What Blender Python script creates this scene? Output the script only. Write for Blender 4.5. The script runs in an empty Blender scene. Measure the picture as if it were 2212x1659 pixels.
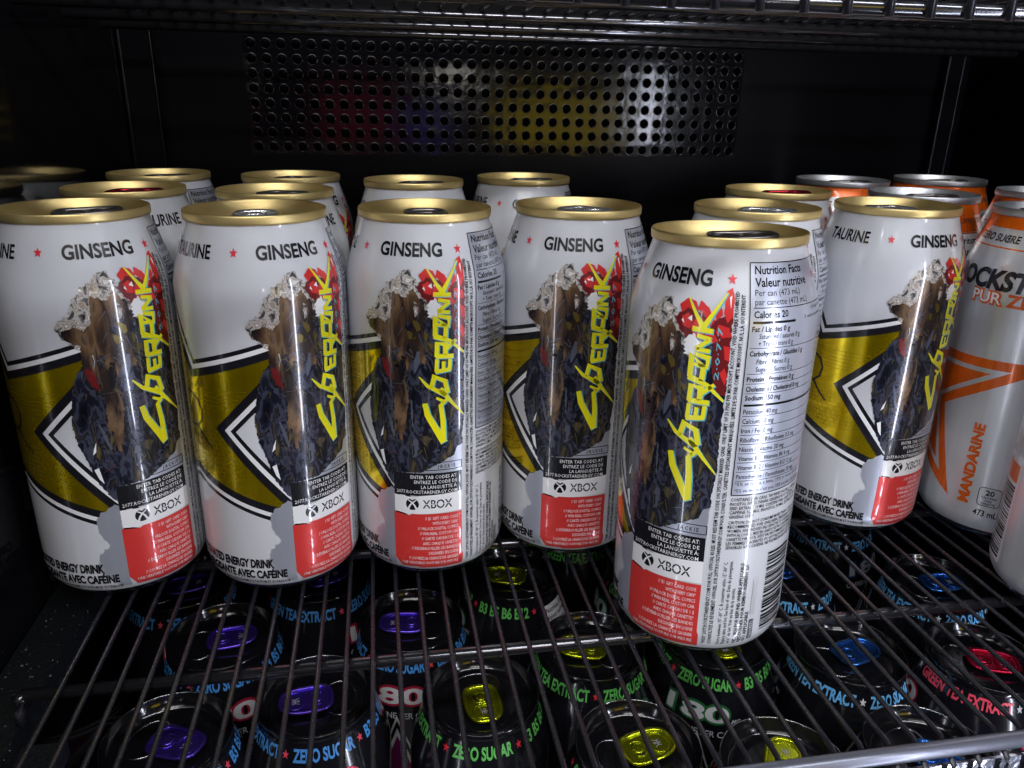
import bpy, bmesh, math, random
from mathutils import Matrix, Vector
from mathutils.geometry import tessellate_polygon
R_ = math.radians
scene = bpy.context.scene
COL = scene.collection

# ------------------------------------------------------------------ camera
cd = bpy.data.cameras.new('camera'); cam = bpy.data.objects.new('camera', cd); COL.objects.link(cam)
cd.sensor_width = 36.0; cd.lens = 1680.17 / 2212 * 36; cd.clip_start = 0.01; cd.clip_end = 50
fw = Vector((0.16278763, 0.92611864, -0.34030053)); rt = Vector((0.98587623, -0.16643185, 0.01866828)); up = Vector((0.03934781, 0.33853317, 0.9401314))
cam.matrix_world = Matrix(((rt.x, up.x, -fw.x, 0), (rt.y, up.y, -fw.y, 0), (rt.z, up.z, -fw.z, 0.197676), (0, 0, 0, 1)))
scene.camera = cam
# ------------------------------------------------------------------ world, light, exposure
w = bpy.data.worlds.new('World'); scene.world = w; w.use_nodes = True
w.node_tree.nodes['Background'].inputs[0].default_value = (0.75, 0.8, 1, 1)
w.node_tree.nodes['Background'].inputs[1].default_value = 0.005
scene.view_settings.view_transform = 'Standard'; scene.view_settings.look = 'None'
scene.view_settings.exposure = 0.28; scene.view_settings.gamma = 1
scene.cycles.max_bounces = 8; scene.cycles.glossy_bounces = 5; scene.cycles.sample_clamp_indirect = 4
def lamp(name, loc, target, sx, sy, power, color):
    l = bpy.data.lights.new(name, 'AREA'); l.shape = 'RECTANGLE'; l.size = sx; l.size_y = sy; l.energy = power; l.color = color
    o = bpy.data.objects.new(name, l); COL.objects.link(o); o.location = loc
    d = Vector(target) - Vector(loc)
    o.rotation_euler = d.to_track_quat('-Z', 'Y').to_euler()
    return o
lamp('header_light', (0.10, -0.16, 0.58), (0.10, 0.36, 0.05), 1.0, 0.035, 3.0, (0.93, 0.95, 1))
lamp('door_strip_light', (0.43, -0.15, -0.08), (0.10, 0.36, -0.04), 0.018, 0.75, 1.75, (0.80, 0.84, 1))
lamp('door_strip_light', (-0.36, -0.18, -0.06), (0.0, 0.4, -0.02), 0.014, 0.70, 0.5, (0.85, 0.88, 1))
lamp('ceiling_light', (-0.1, -1.5, 1.5), (0.05, 0.35, 0.05), 1.3, 0.5, 11, (1, 0.97, 0.94))
lamp('yellow_reflection_lamp', (0.40, -0.62, 0.15), (0.15, 0.56, 0.18), 0.26, 0.13, 0.17, (1, 0.72, 0.03))  # added lamp, not a sign: makes the yellow patch mirrored in the vent panel
lamp('red_reflection_lamp', (-0.03, -0.62, 0.16), (0.0, 0.56, 0.18), 0.15, 0.12, 0.022, (1, 0.05, 0.12))  # added as well, for the red patch of reflection in the panel
lamp('violet_reflection_lamp', (0.11, -0.62, 0.14), (0.03, 0.56, 0.18), 0.09, 0.08, 0.018, (0.2, 0.15, 1))  # added for the violet patch mirrored beside the red one
lamp('white_reflection_lamp', (0.30, -1.9, 0.33), (0.05, 0.56, 0.2), 0.09, 0.07, 0.5, (1, 0.95, 0.85))  # small white lamp added for the bright spot mirrored in the panel

# ------------------------------------------------------------------ materials
MATS = {}
def mat(name, col, rough=0.4, metal=0.0, coat=0.0, spec=0.5, bump=None, vary=None):
    if name in MATS: return MATS[name]
    m = bpy.data.materials.new(name); m.use_nodes = True; nt = m.node_tree; b = nt.nodes['Principled BSDF']
    b.inputs['Base Color'].default_value = (*col, 1); b.inputs['Roughness'].default_value = rough
    b.inputs['Metallic'].default_value = metal; b.inputs['Coat Weight'].default_value = coat; b.inputs['Coat Roughness'].default_value = 0.06
    b.inputs['Specular IOR Level'].default_value = spec
    tc = nt.nodes.new('ShaderNodeTexCoord')
    if vary:                                   # (scale xyz, amount, roughness amount)
        mp = nt.nodes.new('ShaderNodeMapping'); mp.inputs['Scale'].default_value = vary[0]; nt.links.new(tc.outputs['Object'], mp.inputs['Vector'])
        n = nt.nodes.new('ShaderNodeTexNoise'); n.inputs['Scale'].default_value = 1; n.inputs['Detail'].default_value = 5; nt.links.new(mp.outputs[0], n.inputs['Vector'])
        r = nt.nodes.new('ShaderNodeMapRange'); r.inputs['From Min'].default_value = .3; r.inputs['From Max'].default_value = .7
        r.inputs['To Min'].default_value = 1 - vary[1]; r.inputs['To Max'].default_value = 1 + vary[1]; nt.links.new(n.outputs[0], r.inputs['Value'])
        mx = nt.nodes.new('ShaderNodeVectorMath'); mx.operation = 'SCALE'; mx.inputs[0].default_value = col; nt.links.new(r.outputs[0], mx.inputs['Scale'])
        nt.links.new(mx.outputs[0], b.inputs['Base Color'])
        r2 = nt.nodes.new('ShaderNodeMapRange'); r2.inputs['From Min'].default_value = .3; r2.inputs['From Max'].default_value = .7
        r2.inputs['To Min'].default_value = max(.02, rough - vary[2]); r2.inputs['To Max'].default_value = rough + vary[2]; nt.links.new(n.outputs[0], r2.inputs['Value'])
        nt.links.new(r2.outputs[0], b.inputs['Roughness'])
    if bump:                                   # (scale, strength, distance)
        n = nt.nodes.new('ShaderNodeTexNoise'); n.inputs['Scale'].default_value = bump[0]; n.inputs['Detail'].default_value = 3; nt.links.new(tc.outputs['Object'], n.inputs['Vector'])
        bp = nt.nodes.new('ShaderNodeBump'); bp.inputs['Strength'].default_value = bump[1]; bp.inputs['Distance'].default_value = bump[2]
        nt.links.new(n.outputs[0], bp.inputs['Height']); nt.links.new(bp.outputs[0], b.inputs['Normal'])
    MATS[name] = m; return m
def ramp_mat(name, stops, scale, rough, metal=0.0, detail=6, dist=0.6):
    m = bpy.data.materials.new(name); m.use_nodes = True; nt = m.node_tree; b = nt.nodes['Principled BSDF']
    b.inputs['Roughness'].default_value = rough; b.inputs['Metallic'].default_value = metal; b.inputs['Coat Weight'].default_value = .8; b.inputs['Coat Roughness'].default_value = .06
    tc = nt.nodes.new('ShaderNodeTexCoord'); mp = nt.nodes.new('ShaderNodeMapping'); mp.inputs['Scale'].default_value = scale
    nt.links.new(tc.outputs['Object'], mp.inputs['Vector'])
    n = nt.nodes.new('ShaderNodeTexNoise'); n.inputs['Scale'].default_value = 1; n.inputs['Detail'].default_value = detail; n.inputs['Distortion'].default_value = dist
    nt.links.new(mp.outputs[0], n.inputs['Vector'])
    r = nt.nodes.new('ShaderNodeValToRGB'); r.color_ramp.elements[0].position = stops[0][0]; r.color_ramp.elements[0].color = (*stops[0][1], 1)
    r.color_ramp.elements[1].position = stops[-1][0]; r.color_ramp.elements[1].color = (*stops[-1][1], 1)
    for p, c in stops[1:-1]:
        e = r.color_ramp.elements.new(p); e.color = (*c, 1)
    nt.links.new(n.outputs[0], r.inputs['Fac']); nt.links.new(r.outputs[0], b.inputs['Base Color'])
    MATS[name] = m; return m
mat('white_print', (.62, .63, .67), .30, 0, .7, vary=((40, 40, 12), .02, .03))
mat('bright_white_print', (.84, .84, .86), .28, 0, .7)
mat('black_print', (.010, .010, .014), .24, 0, .7)
mat('red_print', (.72, .045, .04), .3, .15, .7)
mat('rose_print', (.66, .03, .03), .3, .1, .7)
mat('star_red_print', (.75, .03, .05), .3, 0, .7)
mat('dark_red_print', (.16, .012, .014), .3, .1, .7)
mat('foil_line', (.35, .22, .003), .3, .5, .5)
mat('yellow_foil', (.97, .70, .003), .21, .90, .6, vary=((110, 110, 3), .12, .06))  # vertical streaks in the colour imitate bands of reflection
mat('yellow_print', (.80, .74, .01), .3, 0, .2)
mat('cyan_print', (.10, .42, .52), .3)
mat('silver_foil', (.76, .77, .79), .33, .5, .5, vary=((170, 170, 6), .10, .06))
mat('orange_foil', (.86, .14, .005), .28, .25, .5, vary=((140, 140, 5), .06, .04))
mat('tan_print', (.42, .27, .12), .3, 0, .5)
mat('slate_print', (.10, .11, .15), .28, .2, .7)
mat('brown_print', (.10, .04, .03), .3)
mat('olive_print', (.16, .12, .025), .28, .4)
ramp_mat('dark_art_print', [(.30, (.006, .007, .012)), (.44, (.016, .018, .034)), (.50, (.075, .08, .12)), (.55, (.012, .012, .02)), (.61, (.05, .045, .045)), (.70, (.16, .12, .04))], (230, 230, 110), .24, .25)
ramp_mat('grunge_print', [(.36, (.03, .028, .032)), (.44, (.22, .20, .19)), (.50, (.62, .60, .58)), (.56, (.30, .22, .15)), (.64, (.75, .74, .74))], (420, 420, 380), .3, 0)
ramp_mat('umber_art_print', [(.34, (.018, .012, .012)), (.45, (.05, .030, .024)), (.52, (.15, .085, .045)), (.58, (.24, .15, .085)), (.66, (.035, .022, .02))], (150, 150, 42), .26, .2, 4, .5)
mat('silver_panel', (.60, .63, .74), .34, .6, .5, vary=((170, 170, 6), .05, .04))
mat('gold_lid', (.80, .62, .27), .42, .8, 0, vary=((60, 60, 300), .06, .05))
mat('aluminium_lid', (.62, .63, .65), .42, .9, 0, vary=((60, 60, 300), .06, .05))
mat('black_lid', (.006, .006, .008), .14, 0, .5, bump=(300, .15, .0003))
mat('black_can_print', (.007, .007, .010), .17, 0, .4)
mat('bare_aluminium', (.55, .56, .58), .22, 1)
mat('silver_tab', (.75, .75, .76), .27, .85)
mat('dark_tab', (.26, .24, .23), .28, .85)
mat('red_tab', (.55, .02, .06), .22, .9)
mat('purple_tab', (.12, .06, .52), .25, .85)
mat('lime_tab', (.52, .58, .02), .2, .9)
mat('blue_tab', (.06, .22, .66), .22, .9)
mat('crimson_tab', (.60, .015, .07), .25, .85)
mat('tab_ink', (.45, .45, .5), .35, .2)
mat('sky_text', (.07, .28, .68), .35)
mat('cyan_text', (.16, .50, .90), .35)
mat('green_text', (.12, .50, .10), .35)
mat('pink_text', (.80, .07, .12), .35)
mat('green_foil', (.03, .22, .06), .3, .5)
mat('plum_foil', (.25, .02, .14), .3, .5)
mat('blue_foil', (.03, .12, .35), .3, .5)
mat('crimson_foil', (.45, .015, .05), .3, .3)
mat('grey_white_print', (.55, .56, .58), .3)
mat('liner_black', (.0022, .0022, .0032), .30, 0, 0, .10, bump=(60, .03, .002))
mat('side_liner_black', (.004, .004, .0055), .09, 0, 0, .5, bump=(60, .03, .002))
mat('panel_black', (.003, .003, .0045), .12, 0, .08, .32, bump=(90, .12, .002))
mat('cavity_black', (.001, .001, .0015), .8)
mat('wire_black', (.013, .013, .018), .30, 0, .3, bump=(500, .12, .0003), vary=((200, 200, 60), .2, .08))
mat('bar_black', (.12, .12, .135), .20, .9, .5, bump=(220, .06, .0006))
mat('front_rod', (.20, .21, .26), .34, .6, .2, bump=(260, .10, .0006))
mat('lip_chrome', (.62, .64, .74), .22, 1, 0, bump=(60, .5, .004))
mat('plastic_ledge', (.007, .008, .009), .38, 0, .1, bump=(700, .5, .0012))
mat('pilaster_metal', (.010, .010, .013), .3, .3)
mat('droplet', (.8, .9, .88), .05)
MATS['droplet'].node_tree.nodes['Principled BSDF'].inputs['Transmission Weight'].default_value = .9

# ------------------------------------------------------------------ helpers
def link(name, me, parent=None, mats=None):
    o = bpy.data.objects.new(name, me); COL.objects.link(o)
    if parent: o.parent = parent
    if mats:
        for m in mats: me.materials.append(MATS[m])
    return o
def tag(o, label=None, cat=None, group=None, kind=None):
    for k, v in (('label', label), ('category', cat), ('group', group), ('kind', kind)):
        if v: o[k] = v
    return o
def empty(name, loc, rz=0):
    o = bpy.data.objects.new(name, None); COL.objects.link(o); o.location = loc; o.rotation_euler.z = rz; o.empty_display_size = .02; return o
class MB:
    def __init__(s): s.v = []; s.f = []; s.sm = []
    def box(s, a, b):
        i = len(s.v)
        for z in (a[2], b[2]):
            for x, y in ((a[0], a[1]), (b[0], a[1]), (b[0], b[1]), (a[0], b[1])): s.v.append((x, y, z))
        for q in ((3, 2, 1, 0), (4, 5, 6, 7), (0, 1, 5, 4), (1, 2, 6, 5), (2, 3, 7, 6), (3, 0, 4, 7)): s.f.append(tuple(i + k for k in q)); s.sm.append(False)
        return s
    def tube(s, pts, r, n=12, cap=True, closed=False, squash=1.0):
        i = len(s.v); P = [Vector(p) for p in pts]; N = len(P)
        for k, p in enumerate(P):
            if closed: t = P[(k + 1) % N] - P[k - 1]
            else: t = P[min(k + 1, N - 1)] - P[max(k - 1, 0)]
            t.normalize(); a = Vector((0, 0, 1)) if abs(t.z) < .9 else Vector((0, 1, 0)); u = t.cross(a).normalized(); v = u.cross(t)
            for j in range(n):
                q = 2 * math.pi * j / n; s.v.append(tuple(p + u * (r * math.cos(q)) + v * (r * squash * math.sin(q))))
        for k in range(N if closed else N - 1):
            for j in range(n):
                a0 = i + k * n; b0 = i + ((k + 1) % N) * n; j2 = (j + 1) % n
                s.f.append((a0 + j, b0 + j, b0 + j2, a0 + j2)); s.sm.append(True)
        if cap and not closed:
            s.f.append(tuple(i + j for j in range(n))); s.sm.append(False); s.f.append(tuple(i + (N - 1) * n + j for j in reversed(range(n)))); s.sm.append(False)
        return s
    def lathe(s, prof, n=96, cx=0, cy=0):
        i = len(s.v); m = len(prof)
        for k in range(n):
            a = 2 * math.pi * k / n
            for r, z in prof: s.v.append((cx + r * math.cos(a), cy + r * math.sin(a), z))
        for k in range(n):
            k2 = (k + 1) % n
            for j in range(m - 1):
                s.f.append((i + k * m + j, i + k2 * m + j, i + k2 * m + j + 1, i + k * m + j + 1)); s.sm.append(True)
        return s
    def mesh(s, name):
        me = bpy.data.meshes.new(name); me.from_pydata(s.v, [], s.f); me.polygons.foreach_set('use_smooth', s.sm); me.update(); return me
    def build(s, name, m, parent=None): return link(name, s.mesh(name), parent, [m] if isinstance(m, str) else m)

# ------------------------------------------------------------------ can profile (mm)
CH = 157.5
PZ = [0, .6, 2, 4.2, 7, 10, 13, 127, 130, 133, 136, 139, 142, 145, 148, 150.5, 152.5, 154.2]
PR = [24.0, 25.6, 27.6, 29.8, 31.7, 32.8, 33.1, 33.1, 32.95, 32.5, 31.8, 30.9, 29.9, 28.9, 27.9, 27.1, 26.5, 26.2]
def _spline():
    zs, rs = [], []
    for i in range(len(PZ) - 1):
        def g(k):
            k = max(0, min(len(PZ) - 1, k)); return PZ[k], PR[k]
        m1 = (g(i + 1)[1] - g(i - 1)[1]) / (g(i + 1)[0] - g(i - 1)[0]); m2 = (g(i + 2)[1] - g(i)[1]) / (g(i + 2)[0] - g(i)[0])
        if i == 6: m1 = m2 = 0
        if i == 5: m2 = 0
        if i == 7: m1 = 0
        h = PZ[i + 1] - PZ[i]; n = 5 if i != 6 else 24
        for k in range(n):
            t = k / n; zs.append(PZ[i] + t * h)
            rs.append((2*t**3 - 3*t*t + 1) * PR[i] + (t**3 - 2*t*t + t) * h * m1 + (-2*t**3 + 3*t*t) * PR[i+1] + (t**3 - t*t) * h * m2)
    zs.append(PZ[-1]); rs.append(PR[-1]); return zs, rs
SZ, SR = _spline()
import bisect as _b
def rad(z):
    if z <= SZ[0]: return SR[0]
    if z >= SZ[-1]: return SR[-1]
    i = _b.bisect_right(SZ, z) - 1; t = (z - SZ[i]) / (SZ[i+1] - SZ[i]); return SR[i] + t * (SR[i+1] - SR[i])
def slope(z): return (rad(z + .8) - rad(z - .8)) / 1.6
DEG = math.pi * 33.1 / 180            # mm of label per degree

# ------------------------------------------------------------------ flat label art that is wrapped on the can
def text_tris(body, res=2, bold=0.0, shear=0.0):
    cu = bpy.data.curves.new('lettering', 'FONT'); cu.body = body; cu.size = 1; cu.resolution_u = res; cu.offset = bold; cu.shear = shear
    ob = bpy.data.objects.new('lettering', cu); me = bpy.data.meshes.new_from_object(ob)
    V = [(v.co.x, v.co.y) for v in me.vertices]; F = [tuple(p.vertices) for p in me.polygons]
    bpy.data.objects.remove(ob); bpy.data.meshes.remove(me); bpy.data.curves.remove(cu)
    return V, F
_cap = None
def cap():
    global _cap
    if _cap is None: _cap = max(v[1] for v in text_tris('H')[0])
    return _cap
class Art:
    def __init__(s, base): s.base = base; s.items = []; s.mats = [base]
    def mi(s, m):
        if m not in s.mats: s.mats.append(m)
        return s.mats.index(m)
    def add(s, V, F, m, layer, cut):
        s.items.append((V, F, s.mi(m), layer, cut))
    def poly(s, pts, m, layer=1, ang=True):       # pts as (deg, z) or mm
        P = [(p[0] * DEG if ang else p[0], p[1]) for p in pts]
        T = tessellate_polygon([[Vector((x, y, 0)) for x, y in P]])
        s.add(P, [tuple(t) for t in T], m, layer, True)
    def rect(s, a0, z0, a1, z1, m, layer=1): s.poly([(a0, z0), (a1, z0), (a1, z1), (a0, z1)], m, layer)
    def text(s, body, a, z, h, m='black_print', layer=4, align='L', wdeg=None, rot=0, bold=0.0, sx=1.0, shear=0.0, res=None, wfit=None):
        if res is None: res = 4 if h > 3 else (2 if h > 1.6 else 1)
        V, F = text_tris(body, res, bold, shear)
        if not V: return
        x0 = min(v[0] for v in V); x1 = max(v[0] for v in V); k = h / cap()
        kx = k * sx
        if wdeg: kx = wdeg * DEG / (x1 - x0)
        if wfit: kx = wfit / (x1 - x0)
        ox = {'L': x0, 'R': x1, 'C': (x0 + x1) / 2}[align]
        c, sn = math.cos(R_(rot)), math.sin(R_(rot)); P = []
        for x, y in V:
            X = (x - ox) * kx; Y = y * k; P.append((a * DEG + X * c - Y * sn, z + X * sn + Y * c))
        s.add(P, F, s.mi(m) and m or m, layer, h > 2.2 or (z > 128 and rot == 0))
    def stroke(s, pts, wd, m, layer, taper=None, ang=True, dx=0, dz=0):
        P = [Vector(((p[0] * DEG if ang else p[0]) + dx, p[1] + dz)) for p in pts]; L = []; Rr = []
        for i, p in enumerate(P):
            t = (P[min(i + 1, len(P) - 1)] - P[max(i - 1, 0)]).normalized(); n = Vector((-t.y, t.x))
            q = i / (len(P) - 1); ww = wd / 2 * ((1 - q) * (taper[0] if taper else 1) + q * (taper[1] if taper else 1))
            if 0 < i < len(P) - 1:
                t1 = (P[i] - P[i-1]).normalized(); cs = max(.45, abs(t1.dot(t))); ww /= cs
            L.append(p + n * ww); Rr.append(p - n * ww)
        V = [tuple(v) for v in L + Rr]; n = len(P)
        s.add(V, [(i, i + 1, n + i + 1, n + i) for i in range(n - 1)], m, layer, True)
    def star(s, a, z, r, m, layer=4, sxc=1.0):
        P = []
        for k in range(10):
            q = R_(90 + 36 * k); rr = r if k % 2 == 0 else r * .40
            P.append((a * DEG + rr * math.cos(q) * sxc, z + rr * math.sin(q)))
        s.poly(P, m, layer, ang=False)
    def build(s, name):
        V = []; F = []; MI = []; NR = []
        n = 120; prof = [(SR[i], SZ[i]) for i in range(len(SZ))]; mm = len(prof)
        s.mi('bare_aluminium')
        for k in range(n):
            a = 2 * math.pi * k / n
            for r, z in prof:
                V.append((r * math.cos(a), r * math.sin(a), z)); sl = slope(z); q = Vector((math.cos(a), math.sin(a), -sl)).normalized(); NR.append(q)
        for k in range(n):
            k2 = (k + 1) % n
            for j in range(mm - 1):
                F.append((k * mm + j, k2 * mm + j, k2 * mm + j + 1, k * mm + j + 1)); MI.append(s.mats.index('bare_aluminium') if prof[j][1] < 5.2 else 0)
        # concave base
        i0 = len(V); V.append((0, 0, 9)); NR.append(Vector((0, 0, -1)))
        for k in range(n): F.append((((k + 1) % n) * mm, k * mm, i0)); MI.append(s.mats.index('bare_aluminium'))
        bm = bmesh.new(); lay = {}
        for P, T, mi, layer, cut in s.items:
            key = (mi, layer, cut)
            lay.setdefault(key, []).append((P, T))
        for (mi, layer, cut), L in lay.items():
            bm.clear()
            for P, T in L:
                vs = [bm.verts.new((x, y, 0)) for x, y in P]
                for t in T:
                    try: bm.faces.new([vs[i] for i in t])
                    except ValueError: pass
            if cut and bm.verts:
                xs = [v.co.x for v in bm.verts]; ys = [v.co.y for v in bm.verts]
                x = math.ceil(min(xs) / 1.6) * 1.6
                while x < max(xs):
                    bmesh.ops.bisect_plane(bm, geom=bm.verts[:] + bm.edges[:] + bm.faces[:], plane_co=(x, 0, 0), plane_no=(1, 0, 0)); x += 1.6
                for yc in [128 + 1.5 * i for i in range(18)] + [6, 7.5, 9, 10.5, 12]:
                    if min(ys) < yc < max(ys):
                        bmesh.ops.bisect_plane(bm, geom=bm.verts[:] + bm.edges[:] + bm.faces[:], plane_co=(0, yc, 0), plane_no=(0, 1, 0))
            bmesh.ops.triangulate(bm, faces=[f for f in bm.faces if len(f.verts) > 4])
            off = .05 + .045 * layer; base = len(V); bm.verts.index_update()
            for v in bm.verts:
                a = v.co.x / DEG * math.pi / 180; z = v.co.y; sl = slope(z); q = Vector((math.cos(a), math.sin(a), -sl)).normalized(); r = rad(z)
                V.append((r * math.cos(a) + q.x * off, r * math.sin(a) + q.y * off, z + q.z * off)); NR.append(q)
            for f in bm.faces:
                if f.calc_area() < 1e-7: continue
                idx = [base + v.index for v in f.verts]
                if f.normal.z < 0: idx.reverse()
                F.append(tuple(idx)); MI.append(mi)
        bm.free()
        me = bpy.data.meshes.new(name); me.from_pydata([(x / 1000, y / 1000, z / 1000) for x, y, z in V], [], F)
        me.polygons.foreach_set('material_index', MI); me.polygons.foreach_set('use_smooth', [True] * len(F))
        for m in s.mats: me.materials.append(MATS[m])
        me.update(); me.normals_split_custom_set_from_vertices([tuple(q) for q in NR])
        return me
def ragged(pts, amp, step=.9, seed=1, ang=True):
    rng = random.Random(seed); P = [((p[0] * DEG if ang else p[0]), p[1]) for p in pts]; out = []
    for i in range(len(P)):
        a = Vector(P[i]); b = Vector(P[(i + 1) % len(P)]); d = b - a; n = max(1, int(d.length / step)); t = d.normalized(); q = Vector((-t.y, t.x))
        for k in range(n):
            p = a + d * (k / n) + q * rng.uniform(-amp, amp); out.append((p.x, p.y))
    return out
def offset_poly(P, d):
    n = len(P); area = sum(P[i][0] * P[(i+1) % n][1] - P[(i+1) % n][0] * P[i][1] for i in range(n)); sg = 1 if area > 0 else -1; out = []
    for i in range(n):
        p0, p1, p2 = Vector(P[i-1]), Vector(P[i]), Vector(P[(i+1) % n]); t1 = (p1 - p0).normalized(); t2 = (p2 - p1).normalized()
        n1 = Vector((t1.y, -t1.x)) * sg; n2 = Vector((t2.y, -t2.x)) * sg; m = (n1 + n2).normalized(); out.append(tuple(p1 + m * (d / max(.16, m.dot(n1)))))
    return out

# ------------------------------------------------------------------ label 1: white can with the yellow star
def white_label():
    A = Art('white_print')
    for k, a in enumerate((0, -75, -150, -225, -290)): A.star(a, 144.6, 1.9, 'star_red_print', 6, .95)
    A.text('GINSENG', -36, 142.2, 4.7, align='C', wdeg=47.5, bold=.03)
    A.text('TAURINE', -112.5, 142.2, 4.7, align='C', wdeg=40, bold=.022)
    A.text('L-CARNITINE', -187, 142.2, 4.7, align='C', wdeg=56, bold=.012)
    A.text('CAFFEINE', -257, 142.2, 4.7, align='C', wdeg=46, bold=.012)
    # big star: yellow, black, white, black outlines
    S = [(-147, 123), (-118.5, 95.2), (-45, 107.6), (-98.6, 76.4), (-52, 41), (-125.5, 58.5), (-216, 41), (-178, 76.4), (-228, 107.6), (-163, 95.2)]
    P = [(a * DEG, z) for a, z in S]
    A.poly(offset_poly(P, 6.6), 'black_print', 0, False); A.poly(offset_poly(P, 4.9), 'bright_white_print', 1, False)
    A.poly(offset_poly(P, 3.1), 'black_print', 2, False); A.poly(P, 'yellow_foil', 3, False)
    # R emblem and its mirror
    A.stroke([(-129, 60.5), (-129, 89)], 1.2, 'black_print', 4)
    A.stroke([(-129, 88.8), (-121, 88.4), (-114, 86.6), (-110.6, 82.5), (-112, 78), (-118, 75), (-129, 74.6)], 1.1, 'black_print', 4)
    A.stroke([(-118, 75.2), (-113, 72), (-108, 69.2), (-103.4, 67)], 1.2, 'black_print', 4, (1, .7))
    A.stroke([(-145, 60.5), (-145, 89)], .9, 'black_print', 4)
    A.stroke([(-145, 88.6), (-152, 88), (-157, 83), (-152, 76), (-145, 75)], .8, 'black_print', 4)
    A.stroke([(-152, 75.4), (-163, 66.8)], .9, 'black_print', 4, (1, .7))
    # torn print artwork (abstract)
    A.poly(ragged([(-70.5, 117.6), (-66, 121.4), (-60.5, 122.5), (-57.5, 128), (-53, 130.2), (-52, 132.6), (-45, 134), (-41, 137), (-35, 137.2), (-31, 133), (-26, 133), (-18, 118), (-30, 104), (-55, 108), (-66, 113.6)], .55, .8, 3), 'grunge_print', 4, False)
    A.poly(ragged([(-66.5, 117), (-60, 118), (-54, 117), (-53, 110.5), (-60, 112), (-66, 113.5)], .35, .7, 4), 'umber_art_print', 5, False)
    A.poly(ragged([(-56, 104), (-57, 110), (-50, 113), (-47, 118), (-40, 119), (-35, 126), (-27, 127), (-22, 119), (-18, 117), (-9, 131), (1.5, 134), (1.6, 110), (.8, 90), (1.3, 79), (-.8, 70), (-.2, 65.2), (-5, 63.6), (-6.5, 60.5), (-13, 58.5), (-24, 55), (-30, 53.2), (-50.6, 52.6), (-50.6, 46.5), (-55, 49.5), (-60, 55), (-63.5, 63), (-68.5, 72), (-70, 80), (-68, 88), (-65, 96), (-61, 101)], .28, .7, 5), 'dark_art_print', 5, False)
    A.poly(ragged([(-58, 104), (-55.5, 116), (-49, 119), (-47, 129), (-38, 127), (-33, 131), (-26, 121), (-28, 108), (-24, 99), (-34, 104), (-40, 96), (-50, 99)], .4, .7, 51), 'umber_art_print', 6, False)
    A.poly(ragged([(-50, 100), (-41, 100), (-38, 84), (-42, 66), (-50, 72), (-48, 88)], .4, .7, 52), 'umber_art_print', 6, False)
    rc = random.Random(77)
    for k in range(52):                                  # collage of long torn strips
        a = rc.uniform(-64, -12); z = rc.uniform(60, 128)
        if z > 112 and not (-52 + (z - 112) * 1.1 < a < -24): continue
        if z > 95 and a < -57: continue
        if z < 82 and a < -54: continue
        L = rc.uniform(5, 13) * (1 if z < 104 else .5); wdt = rc.uniform(.7, 2.6); cx = a * DEG; ln = rc.uniform(-.28, .28)
        if z < 84: m = rc.choice(['slate_print', 'dark_art_print', 'black_print', 'dark_art_print'])
        elif z < 108: m = rc.choice(['slate_print', 'dark_art_print', 'slate_print', 'black_print', 'brown_print' if a < -38 else 'slate_print', 'tan_print' if -50 < a < -42 else 'dark_art_print', 'dark_red_print' if a < -42 else 'slate_print'])
        else: m = rc.choice(['brown_print', 'grunge_print', 'dark_art_print', 'grunge_print', 'olive_print'])
        pts = [(cx - wdt / 2 + ln * L / 2, z + L / 2), (cx - wdt * .7, z), (cx - wdt * .3 - ln * L / 2, z - L / 2), (cx + wdt * .4 - ln * L / 2, z - L / 2 + .8), (cx + wdt * .6, z + .5), (cx + wdt * .2 + ln * L / 2, z + L / 2 - .6)]
        A.poly(ragged(pts, .2, .8, k + 100, False), m, 7, False)
    rng = random.Random(21)
    for k in range(70):
        a = rng.uniform(-60, -8); z = rng.uniform(58, 122); L = rng.uniform(2, 7); dr = rng.uniform(-1.1, 1.1) + math.pi / 2 * rng.choice((1, 1, 0.7))
        p = [(a * DEG, z), (a * DEG + L * .5 * math.cos(dr) + rng.uniform(-.5, .5), z + L * .5 * math.sin(dr)), (a * DEG + L * math.cos(dr), z + L * math.sin(dr))]
        A.stroke(p, rng.uniform(.18, .45), rng.choice(['slate_print', 'slate_print', 'black_print', 'brown_print', 'grey_white_print' if k % 7 == 0 else 'olive_print']), 8, (.3, 1), ang=False)
    A.poly(ragged([(-23.5, 119.5), (-24, 124), (-19, 127), (-15, 124), (-16, 119)], .5, .7, 15), 'bright_white_print', 8, False)
    A.poly([(-59.5, 70), (-57.5, 72.6), (-58.5, 68.6), (-60.6, 67.4)], 'bright_white_print', 8)
    A.poly([(-61.5, 61.2), (-58.6, 62), (-56.8, 55), (-59.3, 57)], 'bright_white_print', 8)
    # roses
    def rose(a, z, r, seed):
        rng = random.Random(seed); cx = a * DEG
        A.poly(ragged([(cx + r * math.cos(q) * .95, z + r * math.sin(q)) for q in [R_(30 * i) for i in range(12)]], r * .16, r * .35, seed, False), 'dark_red_print', 7, False)
        for ring, n in ((.86, 6), (.52, 4), (.2, 3)):
            for i in range(n):
                q = 2 * math.pi * (i + rng.random() * .5) / n; q2 = q + 2 * math.pi / n * .74; pts = []
                for k in range(5): t = q + (q2 - q) * k / 4; pts.append((cx + r * ring * math.cos(t), z + r * ring * math.sin(t)))
                A.stroke(pts, r * .27, 'rose_print', 8, (.6, 1.1), ang=False)
        A.stroke([(cx - r * .3, z + r * .5), (cx, z + r * .66), (cx + r * .35, z + r * .45)], r * .1, 'bright_white_print', 9, ang=False)
        A.stroke([(cx - r * .1, z - r * .1), (cx + r * .2, z - r * .2)], r * .14, 'bright_white_print', 9, ang=False)
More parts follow.
